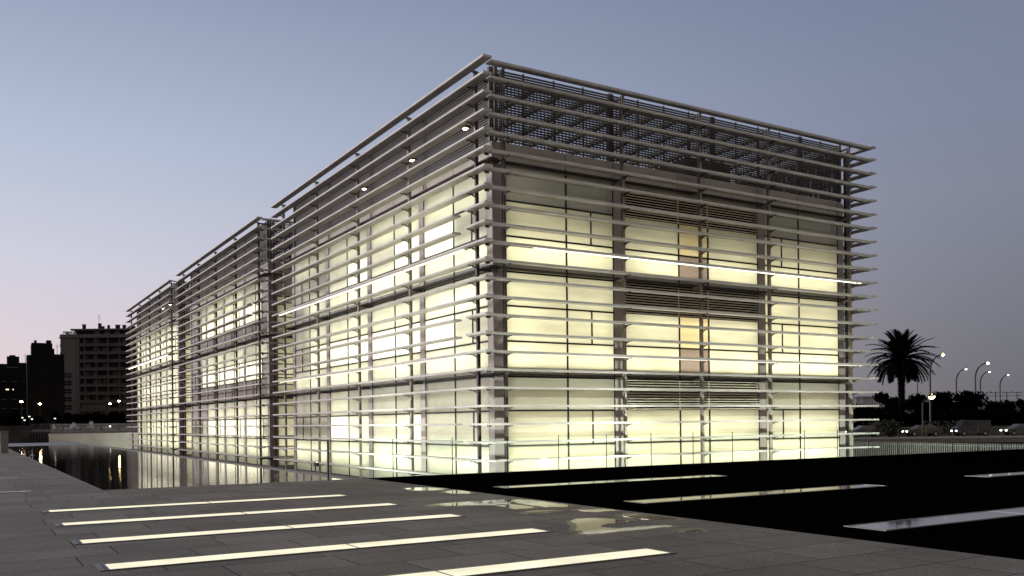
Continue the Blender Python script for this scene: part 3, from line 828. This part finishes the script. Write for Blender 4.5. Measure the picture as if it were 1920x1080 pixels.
# --- apartment block
def apartment():
    t = thing('apartment_building', 'tall pale apartment block with stacked balconies beyond the pool', 'building', (16, 351.5, .9), None, math.atan2(-.522, .853))
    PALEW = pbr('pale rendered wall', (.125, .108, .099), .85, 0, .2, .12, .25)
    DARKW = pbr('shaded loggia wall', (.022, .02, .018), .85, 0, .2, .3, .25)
    PAR = pbr('balcony parapet', (.058, .053, .046), .7, 0, .3, .35, .35, (1, 1, 3))
    BLIND = pbr('grey roller blind', (.085, .08, .07), .7, 0, .3, .3, .4)
    BAND = pbr('brown floor band', (.09, .07, .062), .8)
    WIN = pbr('dark window glass', (.012, .012, .013), .15, 0, .5, .1)
    H = 34.2; F = 3.06; n = 11
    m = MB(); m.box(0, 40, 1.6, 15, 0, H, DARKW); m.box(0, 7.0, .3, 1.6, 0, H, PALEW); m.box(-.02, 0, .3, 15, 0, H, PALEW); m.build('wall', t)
    for i in range(n):
        z = H - (i + 1) * F
        m = MB()
        m.box(-.05, 7.1, .24, .34, z + F - .18, z + F, BAND); m.box(5.6, 6.1, .2, .34, z, z + F - .18, BAND)
        m.build('floor_band', t)
        m = MB(); m.box(7.4, 40, -.1, 1.58, z - .12, z + .08, BAND)
        x = 7.4
        while x < 39:
            w = random.choice((1.4, 2.0, 2.6)); m.box(x, x + w - .06, -.12, 0, z + .08, z + 1.02, PAR); x += w
        for q in range(7): m.box(9 + q * 4.4, 9.12 + q * 4.4, 0.0, 1.55, z + .08, z + F - .12, PALEW)
        if i > 7: m.box(7.4, 14 + random.random() * 8, .9, 1.58, z + .08, z + F - .12, PALEW)  # paler boxes on the lowest floors paint in the street lamp light
        m.build('balcony', t)
        m = MB(); m.box(-1.0, -.03, 2, 5, z - .1, z + 1.0, PAR); m.build('side_balcony', t)
        for q in range(8):
            if random.random() < .62:
                xx = 8 + q * 3.7; w = random.uniform(1.4, 3.0); hh = random.uniform(1.1, 2.2)
                m = MB(); m.box(xx, xx + w, 1.5, 1.585, z + F - .25 - hh, z + F - .25, BLIND); m.build('window_blind', t)
        if i >= 4:
            m = MB()
            m.box(.9, 2.2, .2, .29, z + .5, z + 2.3, WIN); m.box(2.5, 4.0, .2, .29, z + .5, z + 2.3, WIN); m.box(.8, 4.1, .16, .2, z + 1.25, z + 1.38, PALEW)
            m.build('window', t)
    m = MB(); m.box(-.6, 40, -.1, 15, H, H + .25, BAND); m.box(0, 7, -.1, .02, H + .25, H + 1.4, PALEW)
    x = 7.2
    while x < 39: m.box(x, x + 2.3, -.1, .02, H + .25, H + 1.3, PALEW); x += 2.36
    m.build('terrace', t)
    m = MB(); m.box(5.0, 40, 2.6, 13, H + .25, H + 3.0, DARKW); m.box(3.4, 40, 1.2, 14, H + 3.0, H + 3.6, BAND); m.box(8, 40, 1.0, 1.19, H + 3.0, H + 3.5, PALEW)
    for q in range(6): m.box(12 + q * 3.8, 13.9 + q * 3.8, 2.5, 2.59, H + .5, H + 2.8, PALEW)
    m.build('penthouse', t)
    m = MB()
    for i in range(260): leaf(m, (random.uniform(.6, 6), random.uniform(.8, 2.2), H + random.uniform(1.3, 2.6)), .3, LEAF)
    m.build('roof_planting', t)
    for x, h, w in ((6.6, 1.9, .5), (12.6, 2.2, .45), (13.6, 1.1, .6), (16, 1.5, .3), (19.5, 1.6, .7), (22, 1.5, .5), (25.5, 1.0, .6), (29.5, 1.7, .6)):
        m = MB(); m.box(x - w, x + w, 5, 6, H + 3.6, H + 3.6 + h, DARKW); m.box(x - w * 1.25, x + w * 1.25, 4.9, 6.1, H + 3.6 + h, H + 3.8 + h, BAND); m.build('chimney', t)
    m = MB(); m.tube([(12.4, 5.4, H + 5.5), (12.4, 5.4, H + 9.5)], .06, STEEL, 5)
    for q in range(4): m.bar((11.7 + .1 * q, 5.4, H + 7.8 + q * .4), (13.1 - .1 * q, 5.4, H + 7.8 + q * .4), .05, .05, STEEL)
    m.build('antenna', t)
apartment()
SIL = pbr('near black facade', (.009, .0085, .008), .9, 0, .1, .3, .3)  # even near-black colour over the whole block
LITW = emitter('distant lit window', (1, .86, .55), 1.4)
DIMW = pbr('faint window glass', (.02, .02, .022), .3, 0, .5)
def dark_block(name, label, org, boxes, lits, wins, poles=()):
    t = thing(name, label, 'building', org, 'dark housing blocks on the left', R(-2))
    m = MB()
    for k, (x0, x1, h0, h1, d0, d1) in enumerate(boxes): m.box(x0, x1, d0, d1, h0, h1, SIL)
    m.build('wall', t)
    for x, z, w, h in lits:
        q = MB(); q.box(x, x + w, -.06, .0, z, z + h, LITW); q.build('window', t)
    for x, z, w, h in wins:
        q = MB(); q.box(x, x + w, -.08, .0, z, z + h, DIMW); q.build('window', t)
    for x, z0, z1 in poles:
        q = MB(); q.tube([(x, 4, z0), (x, 4, z1)], .08, SIL, 5); q.bar((x - .8, 4, z1 - .8), (x + .8, 4, z1 - .8), .06, .06, SIL); q.build('antenna', t)
s1 = 300 / 1689.6
dark_block('housing_block', 'black silhouetted flat roofed housing block at the left picture edge with two lit windows', (-6.5, 318.3, .9),
           [(-25, 11.5, 0, 22.0, 0, 14), (3.7, 7.4, 22.0, 24.7, 2, 9), (4.5, 6.3, 24.7, 25.2, 3, 8), (7.4, 10.2, 22.0, 22.6, 2, 9), (.6, 1.1, 22, 23.6, 3, 3.6)],
           [(3.3, 13.2, .9, .45), (5.3, 13.2, .3, .45)],
           [(x, z, 1.6, .25) for x in (2, 5, 8) for z in (7, 10, 16)] + [(3.6, 20.7, 3.6, .35)], [(9.2, 22, 25.8)])
dark_block('housing_block', 'black silhouetted stepped housing block left of the pale apartments', (1.6, 289.9, .9),
           [(0, 1.4, 0, 23.2, 0, 12), (1.3, 7.1, 0, 27.0, -.3, 12.3), (7.1, 10.4, 0, 23.6, 0, 12), (7.1, 7.7, 23.6, 25.4, 1, 8), (2.1, 2.8, 27.0, 28.0, 2, 4), (5.5, 6.9, 27.0, 28.1, 2, 6), (9.4, 9.8, 23.6, 24.3, 2, 3)],
           [(3.9, 9.4, .35, .3)], [(4.2, 12.5, 1.2, .3), (1.5, 11, 2.4, .25)], [(8.6, 23.6, 27.2)])

# --- lamps
def street_lamp(label, base, top, arm, color, strength, group, r=.09, head=.22, name='street_lamp'):
    """curved column and arm with a glowing luminaire at the arm's end"""
    t = thing(name, label, 'lamp', base, group)
    x, y, z = base; hx, hy, hz = top
    m = MB()
    if arm:
        pts = [(x, y, z), (x, y, z + (hz - z) * .78)]
        for k in range(1, 7):
            a = k / 6 * math.pi / 2
            pts.append((x + (hx - x) * (1 - math.cos(a)), y + (hy - y) * (1 - math.cos(a)), z + (hz - z) * (.78 + .22 * math.sin(a))))
    else: pts = [(x, y, z), (x, y, hz - .1)]
    m.tube(pts, [r * (1.25 - .55 * i / (len(pts) - 1)) for i in range(len(pts))], DARKSTEEL, 7); m.build('pole', t)
    m = MB()
    m.sphere((hx, hy, hz + head * .35), head * 1.15, STEEL, 10, 6, (1.5, 1.1, .45)); m.build('luminaire', t)
    m = MB(); m.sphere((hx, hy, hz), head, emitter('lamp glow %.2f %.1f' % (color[2], strength), color, strength), 10, 6, (1.15, 1, .9)); m.build('bulb', t)
    return t
SOD = (1, .70, .30); WHT = (1, .95, .85)
SL = 'street lamps on the far left'
street_lamp('leftmost glowing street lamp before the black housing blocks', (-0.56, 279.66, .9), (-0.56, 279.66, 9.36), False, SOD, 110, SL, .09, .36)
street_lamp('glowing street lamp before the gap between black blocks, second from the left', (4.06, 274.5, .9), (4.06, 274.5, 8.6), False, SOD, 110, SL, .09, .36)
street_lamp('glowing street lamp before the apartment block, left of a taller one', (29.77, 325.58, .9), (29.77, 325.58, 9.84), False, SOD, 110, SL, .09, .36)
street_lamp('taller glowing street lamp before the apartment block, next to the louvred blocks', (32.57, 323.87, .9), (32.57, 323.87, 10.76), False, SOD, 110, SL, .09, .36)
for i, (x, y, z, lab) in enumerate(((-8.28, 120.4, 2.97, 'small white globe lamp low at the far left, first of four'), (-8.02, 120.2, 2.6, 'small white globe lamp low at the far left, lowest one'),
                      (-7.42, 119.9, 3.12, 'small white globe lamp low at the far left, highest one'), (-7.1, 119.7, 2.75, 'small greenish globe lamp right of the other small globes'), (-4.27, 118, 2.8, 'small warm globe lamp at the left corner of the apartment block'))):
    street_lamp(lab, (x, y, .9), (x, y, z), False, (.9, 1, .7) if i == 3 else (1, .9, .75), 3.0, 'small globe lamps on the far left', .035, .12, 'globe_lamp')
RG = 'street lamps on the right'
street_lamp('brightest curved street lamp, right beside the palm crown', (98.97, 49.14, -.9), (100.54, 48.18, 10.24), True, SOD, 45, RG, .11, .22)
street_lamp('curved street lamp with weak white light, second from the palm', (153.86, 80.09, -.9), (155.55, 79.06, 11.16), True, WHT, 5, RG, .13, .26)
street_lamp('bright curved street lamp in the middle of the right hand row', (128.33, 60.52, -.9), (130.13, 59.42, 10.5), True, SOD, 45, RG, .12, .24)
street_lamp('curved street lamp with weak white light, close right of the bright middle one', (167.6, 83.43, -.9), (169.28, 82.4, 11.08), True, WHT, 5, RG, .13, .26)
street_lamp('curved street lamp with weak white light nearest the right picture edge', (180.98, 86.98, -.9), (182.54, 86.02, 10.83), True, WHT, 4, RG, .13, .26)
street_lamp('low orange lamp glowing in front of the dark trees below the palm', (84.4, 40.45, -.9), (85.38, 39.86, 4.06), True, (1, .62, .2), 50, RG, .07, .34)
m = MB(); m.tube([(138.2, 77.9, -.9), (138.2, 77.9, 9.9)], [.16, .07], STEEL, 6)
m.box(137.9, 138.5, 77.6, 78.2, 9.8, 10.05, STEEL)
tag(m.build('mast'), 'thin bare mast directly behind the palm trunk', 'pole')

# --- cars
CAR_GLASS = pbr('car glass', (.01, .01, .012), .08, 0, .6, .05)
TYRE = pbr('tyre rubber', (.012, .012, .012), .85, 0, .2)
RIM = pbr('wheel rim', (.3, .3, .3), .35, .7)
HEAD = emitter('headlight', (1, .97, .9), 12.0); TAIL = emitter('tail light', (1, .12, .05), .6)
def car(label, org, rot, paint, group, h=1.45, van=False):
    t = thing('van' if van else 'car', label, 'van' if van else 'car', org, group, rot)
    P = pbr('car paint %s' % (paint,), paint, .3, .3, .5, .04)
    L = 2.2; W = .86
    if van: prof = [(-L, .35), (-L, 1.1), (-L + .1, 2.0), (L - 1.1, 2.05), (L - .35, 1.15), (L, 1.0), (L, .35)]
    else: prof = [(-L, .38), (-L, .85), (-L + .35, .98), (-L + 1.0, h), (L - 1.7, h), (L - 1.0, .98), (L - .1, .80), (L, .70), (L, .38)]
    m = MB(); n = len(prof)
    for s in (-1, 1):
        pts = [(x, s * (W if z < 1.0 else W * .86), z) for x, z in prof]
        m.face(pts if s < 0 else pts[::-1], P)
    for i in range(n):
        a, b = prof[i], prof[(i + 1) % n]
        wa, wb = (W if a[1] < 1 else W * .86), (W if b[1] < 1 else W * .86)
        m.face([(a[0], -wa, a[1]), (a[0], wa, a[1]), (b[0], wb, b[1]), (b[0], -wb, b[1])], P)
    m.build('body', t)
    for s in (-1, 1):
        m = MB(); y = s * (W * .86 + .012)
        zt, zb = (1.85, 1.25) if van else (h - .1, 1.02)
        m.face([(-L + 1.05, y, zb), (L - 1.15, y, zb), (L - 1.75, y, zt), (-L + 1.25, y, zt)][::s], CAR_GLASS); m.build('window', t)
    for x in (-1.35, 1.35):
        for s in (-1, 1):
            m = MB(); m.tube([(x, s * (W - .2), .32), (x, s * (W + .02), .32)], .32, TYRE, 14); w = m.build('wheel', t)
            m = MB(); m.tube([(x, s * (W + .0), .32), (x, s * (W + .03), .32)], .19, RIM, 10); r_ = m.build('rim', None, Vector((0, 0, 0))); r_.parent = w
    for s in (-1, 1):
        m = MB(); m.box(L - .06, L + .03, s * .6 - .18, s * .6 + .18, .58, .74, HEAD); m.build('headlight', t)
        m = MB(); m.box(-L - .03, -L + .06, s * .6 - .16, s * .6 + .16, .66, .82, TAIL); m.build('tail_light', t)
    return t
ROT = math.atan2(-.522, .853)
LEFTWARD = ROT + math.pi
CG_ = 'cars passing on the road at the right'
car('grey car passing on the road, half hidden by the louvred building corner', (82.6, 47.4, -.88), LEFTWARD, (.08, .075, .07), CG_)
car('dark grey car passing on the road below the palm trunk', (88.9, 43.6, -.88), LEFTWARD, (.06, .055, .05), CG_)
car('dark van passing on the road between two cars', (94.2, 40.3, -.88), LEFTWARD, (.03, .03, .032), CG_, 1.5, True)
car('grey car passing on the road nearest the right picture edge', (99.6, 37.0, -.88), LEFTWARD, (.09, .085, .08), CG_)
car('white van parked behind the railing left of a white car', (-.6, 139.2, .9), ROT, (.75, .76, .78), 'vehicles parked beyond the railing', 1.5, True)
car('white car parked behind the railing in front of the apartment block', (3.2, 137.0, .9), ROT, (.75, .75, .75), 'vehicles parked beyond the railing')

# ------------------------------------------------------------------ background, right: road, bank, fence, trees, palm
def strip(name, c, half, w0, w1, z0, z1, mat, zl=None):
    u = Vector((.853, -.522, 0)); v = Vector((.522, .853, 0)); c = Vector(c)
    a = c - u * half + v * w0; b = c + u * half + v * w0; d = c + u * half + v * w1; e = c - u * half + v * w1
    m = MB()
    m.face([(a.x, a.y, z0), (b.x, b.y, z0), (d.x, d.y, z1), (e.x, e.y, z1)], mat)
    m.face([(a.x, a.y, -1.31), (b.x, b.y, -1.31), (b.x, b.y, z0), (a.x, a.y, z0)], mat)
    m.face([(d.x, d.y, -1.31), (e.x, e.y, -1.31), (e.x, e.y, z1), (d.x, d.y, z1)], mat)
    return struct(m.build(name))
strip('road', (92, 41.6, 0), 48, -9, 5, -.9, -.9, ROAD)
strip('pavement', (92, 41.6, 0), 48, -15, -9.0, -.78, -.78, pbr('kerb paving', (.26, .22, .18), .8))
strip('grass_bank', (92, 41.6, 0), 48, 5.0, 9.5, -.78, .25, pbr('dry grass bank', (.055, .05, .038), .95, 0, .1, .35, .8, (1, 1, 1), .5, 8))
strip('embankment', (92, 41.6, 0), 60, 9.5, 60, .25, .3, EARTH)
PICK = pbr('pale picket steel', (.68, .67, .60), .5, .1, .5)
pf = thing('picket_fence', 'pale vertical bar fence right of the louvred building, before the road', 'fence', (30.4, 2, -1.3))
m = MB()
for i in range(150):
    y = 11.0 - i * .13
    m.box(30.385, 30.415, y - .03, y + .03, -1.25, .10, PICK)
m.build('bar_panel', pf)
m = MB(); m.box(30.38, 30.42, -8.6, 11.1, -.05, .0, PICK); m.box(30.38, 30.42, -8.6, 11.1, -1.1, -1.05, PICK); m.build('rail', pf)
struct(MB().box(26, 62, -4, 15, -1.31, -1.22, pbr('gravel strip', (.16, .155, .145), .9)).build('forecourt'))

def palm(org):
    t = thing('palm_tree', 'tall date palm silhouetted against the sky right of the building', 'tree', org)
    x, y, z = org; H = 10.1 - z
    m = MB()
    m.tube([(x, y, z), (x + .05, y, z + .8), (x + .1, y, z + H * .5), (x + .15, y, z + H - 1.3), (x + .15, y, z + H - .4), (x + .15, y, z + H + .3)], [.62, .47, .44, .48, .78, .35], BARK, 14)
    for i in range(120):
        a = i * 2.4; zz = z + .6 + i * (H - 1.2) / 120; r = .46
        m.bar((x + .1 + math.cos(a) * r * .9, y + math.sin(a) * r * .9, zz), (x + .1 + math.cos(a) * (r + .12), y + math.sin(a) * (r + .12), zz + .22), .16, .05, BARK)
    m.build('trunk', t)
    m = MB()
    c = Vector((x + .15, y, z + H - .1))
    for i in range(112):
        a = i * 2.39996 + random.uniform(-.15, .15)
        tier = i / 111.0
        el = R(86 - 122 * tier ** .92 + random.uniform(-5, 5))
        Lf = random.uniform(4.6, 5.7) * (.86 if tier < .25 else 1.0) * (.85 if tier > .9 else 1)
        h = Vector((math.cos(a), math.sin(a), 0))
        p = c.copy(); pts = [p.copy()]; e = el
        nseg = 9
        droop = R(4.5) if tier < .3 else R(7.5)
        for k in range(nseg):
            p = p + (h * math.cos(e) + Vector((0, 0, 1)) * math.sin(e)) * Lf / nseg
            e -= droop * (.5 + k / nseg)
            pts.append(p.copy())
        m.tube(pts, [.055 * (1 - .8 * k / nseg) for k in range(nseg + 1)], LEAF, 4, False)
        side = h.cross(Vector((0, 0, 1)))
        for k in range(3, nseg * 4):
            f = k / (nseg * 4.0); j = int(f * nseg); fr = f * nseg - j
            q = pts[j].lerp(pts[min(j + 1, nseg)], fr)
            d = (pts[min(j + 1, nseg)] - pts[j]).normalized()
            up = side.cross(d).normalized()
            ll = .78 * math.sin(math.pi * min(1, .12 + f * .86)) ** .6 + .08
            for s in (-1, 1):
                tip = q + (side * s * .72 + d * .62 + up * .18).normalized() * ll
                w = d * .10
                m.face([q - w, q + w, tip], LEAF)
    m.build('crown', t)
palm((100.0, 54.4, .3))
TG = 'dark trees behind the road on the right'
tl = ('scrubby dark tree left of the palm trunk', 'dark tree just right of the palm trunk', 'tall dark bush under the brightest curved street lamp', 'dark bush between the two bright street lamps',
      'low dark tree below the bright middle street lamp', 'dark tree at the right picture edge', 'low dark bush right of the orange lamp', 'low dark bush second from the right edge', 'low dark shrub beside the building corner')
for (x, y, ztop, w), lab in zip(((102.76, 58.54, 6.3, 4.6), (106.5, 56.3, 5.3, 4.4), (109.3, 54.6, 5.8, 5.0), (113.0, 52.3, 5.5, 5.4), (116.6, 50.2, 3.8, 5.4), (120.6, 47.6, 4.6, 4.0), (111.0, 53.6, 3.5, 4.6), (118.2, 49.0, 3.3, 4.4), (99.3, 60.6, 3.4, 5.0)), tl):
    bush('broadleaf_tree', lab, 'tree', (x, y, .25), w, ztop - .1, 1300, TG, None, .2, .34)
m = MB()
u = Vector((.853, -.522, 0)); v = Vector((.522, .853, 0)); c0 = Vector((108, 53, .25))
for i in range(9000):
    a = random.uniform(-34, 44); hh = 1.9 + .4 * math.sin(a * .5) + .35 * math.sin(a * 1.3 + 1)
    p = c0 + u * a + v * random.uniform(-5.5, 2.0) + Vector((0, 0, hh * random.random() ** .6))
    leaf(m, p, random.uniform(.28, .55), LEAF)
hb = m.build('shrubbery'); hb['kind'] = 'stuff'
m = MB()
for i in range(40):
    p = c0 + u * (-34 + i * 2) + v * (-1.0 + random.uniform(-.6, .6)); r = random.uniform(1.1, 1.5)
    m.sphere(p + Vector((0, 0, .75)), r, LEAF, 9, 6, (1.3, 1.2, .95))
hc = m.build('shrubbery_core', hb); hc['kind'] = 'stuff'
m = MB()
for i in range(2600):
    a = random.uniform(-36, 6)
    p = Vector((92, 41.6, -.5)) + u * a + v * random.uniform(5.2, 8.6) + Vector((0, 0, random.random() ** 1.6 * 1.5 * (1 if math.sin(a * .8) > -.2 else .3)))
    leaf(m, p, random.uniform(.15, .32), LEAF2)
hb = m.build('roadside_weeds'); hb['kind'] = 'stuff'
bush('roadside_bush', 'low dusty bush in front of the passing cars beside the building corner', 'bush', (78.2, 40.6, -.8), 3.6, 1.9, 900, None, LEAF2, .1, .24)

# sheds and far roofs
SHED = pbr('pale corrugated sheet', (.36, .34, .35), .5, .2, .4, .08)
t = thing('storage_tank', 'pale round corrugated storage tank between the building corner and the palm', 'tank', (128.0, 84.6, .3))
m = MB(); n = 72
for j in range(n):
    a0, a1 = 2 * math.pi * j / n, 2 * math.pi * (j + 1) / n
    r_a, r_b = 5.9 + .09 * (j % 2), 5.9 + .09 * ((j + 1) % 2)
    m.face([(128 + r_a * math.cos(a0), 84.6 + r_a * math.sin(a0), .3), (128 + r_b * math.cos(a1), 84.6 + r_b * math.sin(a1), .3), (128 + r_b * math.cos(a1), 84.6 + r_b * math.sin(a1), 5.3), (128 + r_a * math.cos(a0), 84.6 + r_a * math.sin(a0), 5.3)], SHED)
m.build('shell', t)
m = MB(); m.tube([(128, 84.6, 5.3), (128, 84.6, 5.5), (128, 84.6, 6.0)], [6.25, 6.25, .4], SHED, 48); m.build('roof', t)
t = thing('warehouse', 'long low pinkish warehouse far behind the trees at the right edge', 'building', (236, 124, .3), None, ROT)
WH = pbr('pinkish warehouse wall', (.26, .20, .19), .8, 0, .2, .1, .1)
m = MB(); m.box(-30, 70, 0, 20, -1.5, 5.2, WH); m.build('wall', t)
m = MB(); m.box(-31, 71, -1, 21, 5.2, 5.7, pbr('warehouse roof', (.15, .13, .13), .7)); m.build('roof', t)
for i in range(16):
    m = MB(); m.box(-28 + i * 6, -25.5 + i * 6, -.06, 0, 3.0, 4.4, DIMW); m.build('window', t)
ul = ('crossarm utility pole at the far right, first from the left', 'crossarm utility pole at the far right with widest arms', 'crossarm utility pole at the far right, close behind the last lamp', 'crossarm utility pole nearest the right picture edge')
for (x, y), lab in zip(((188.2, 94.3), (189.9, 93.2), (192.2, 91.9), (194.2, 90.6)), ul):
    m = MB(); m.tube([(x, y, .3), (x, y, 7.4)], [.14, .09], STEEL, 6)
    for z, w in ((7.1, 1.1), (6.4, 1.5 if 'widest' in lab else 1.0)): m.bar((x - .85 * w, y + .52 * w, z), (x + .85 * w, y - .52 * w, z), .12, .12, STEEL)
    for s in (-1, 0, 1): m.box(x + s * .8 - .06, x + s * .8 + .06, y - s * .49 - .06, y - s * .49 + .06, 7.15, 7.45, DARKSTEEL)
    tag(m.build('utility_pole'), lab, 'pole', 'utility poles at the far right')
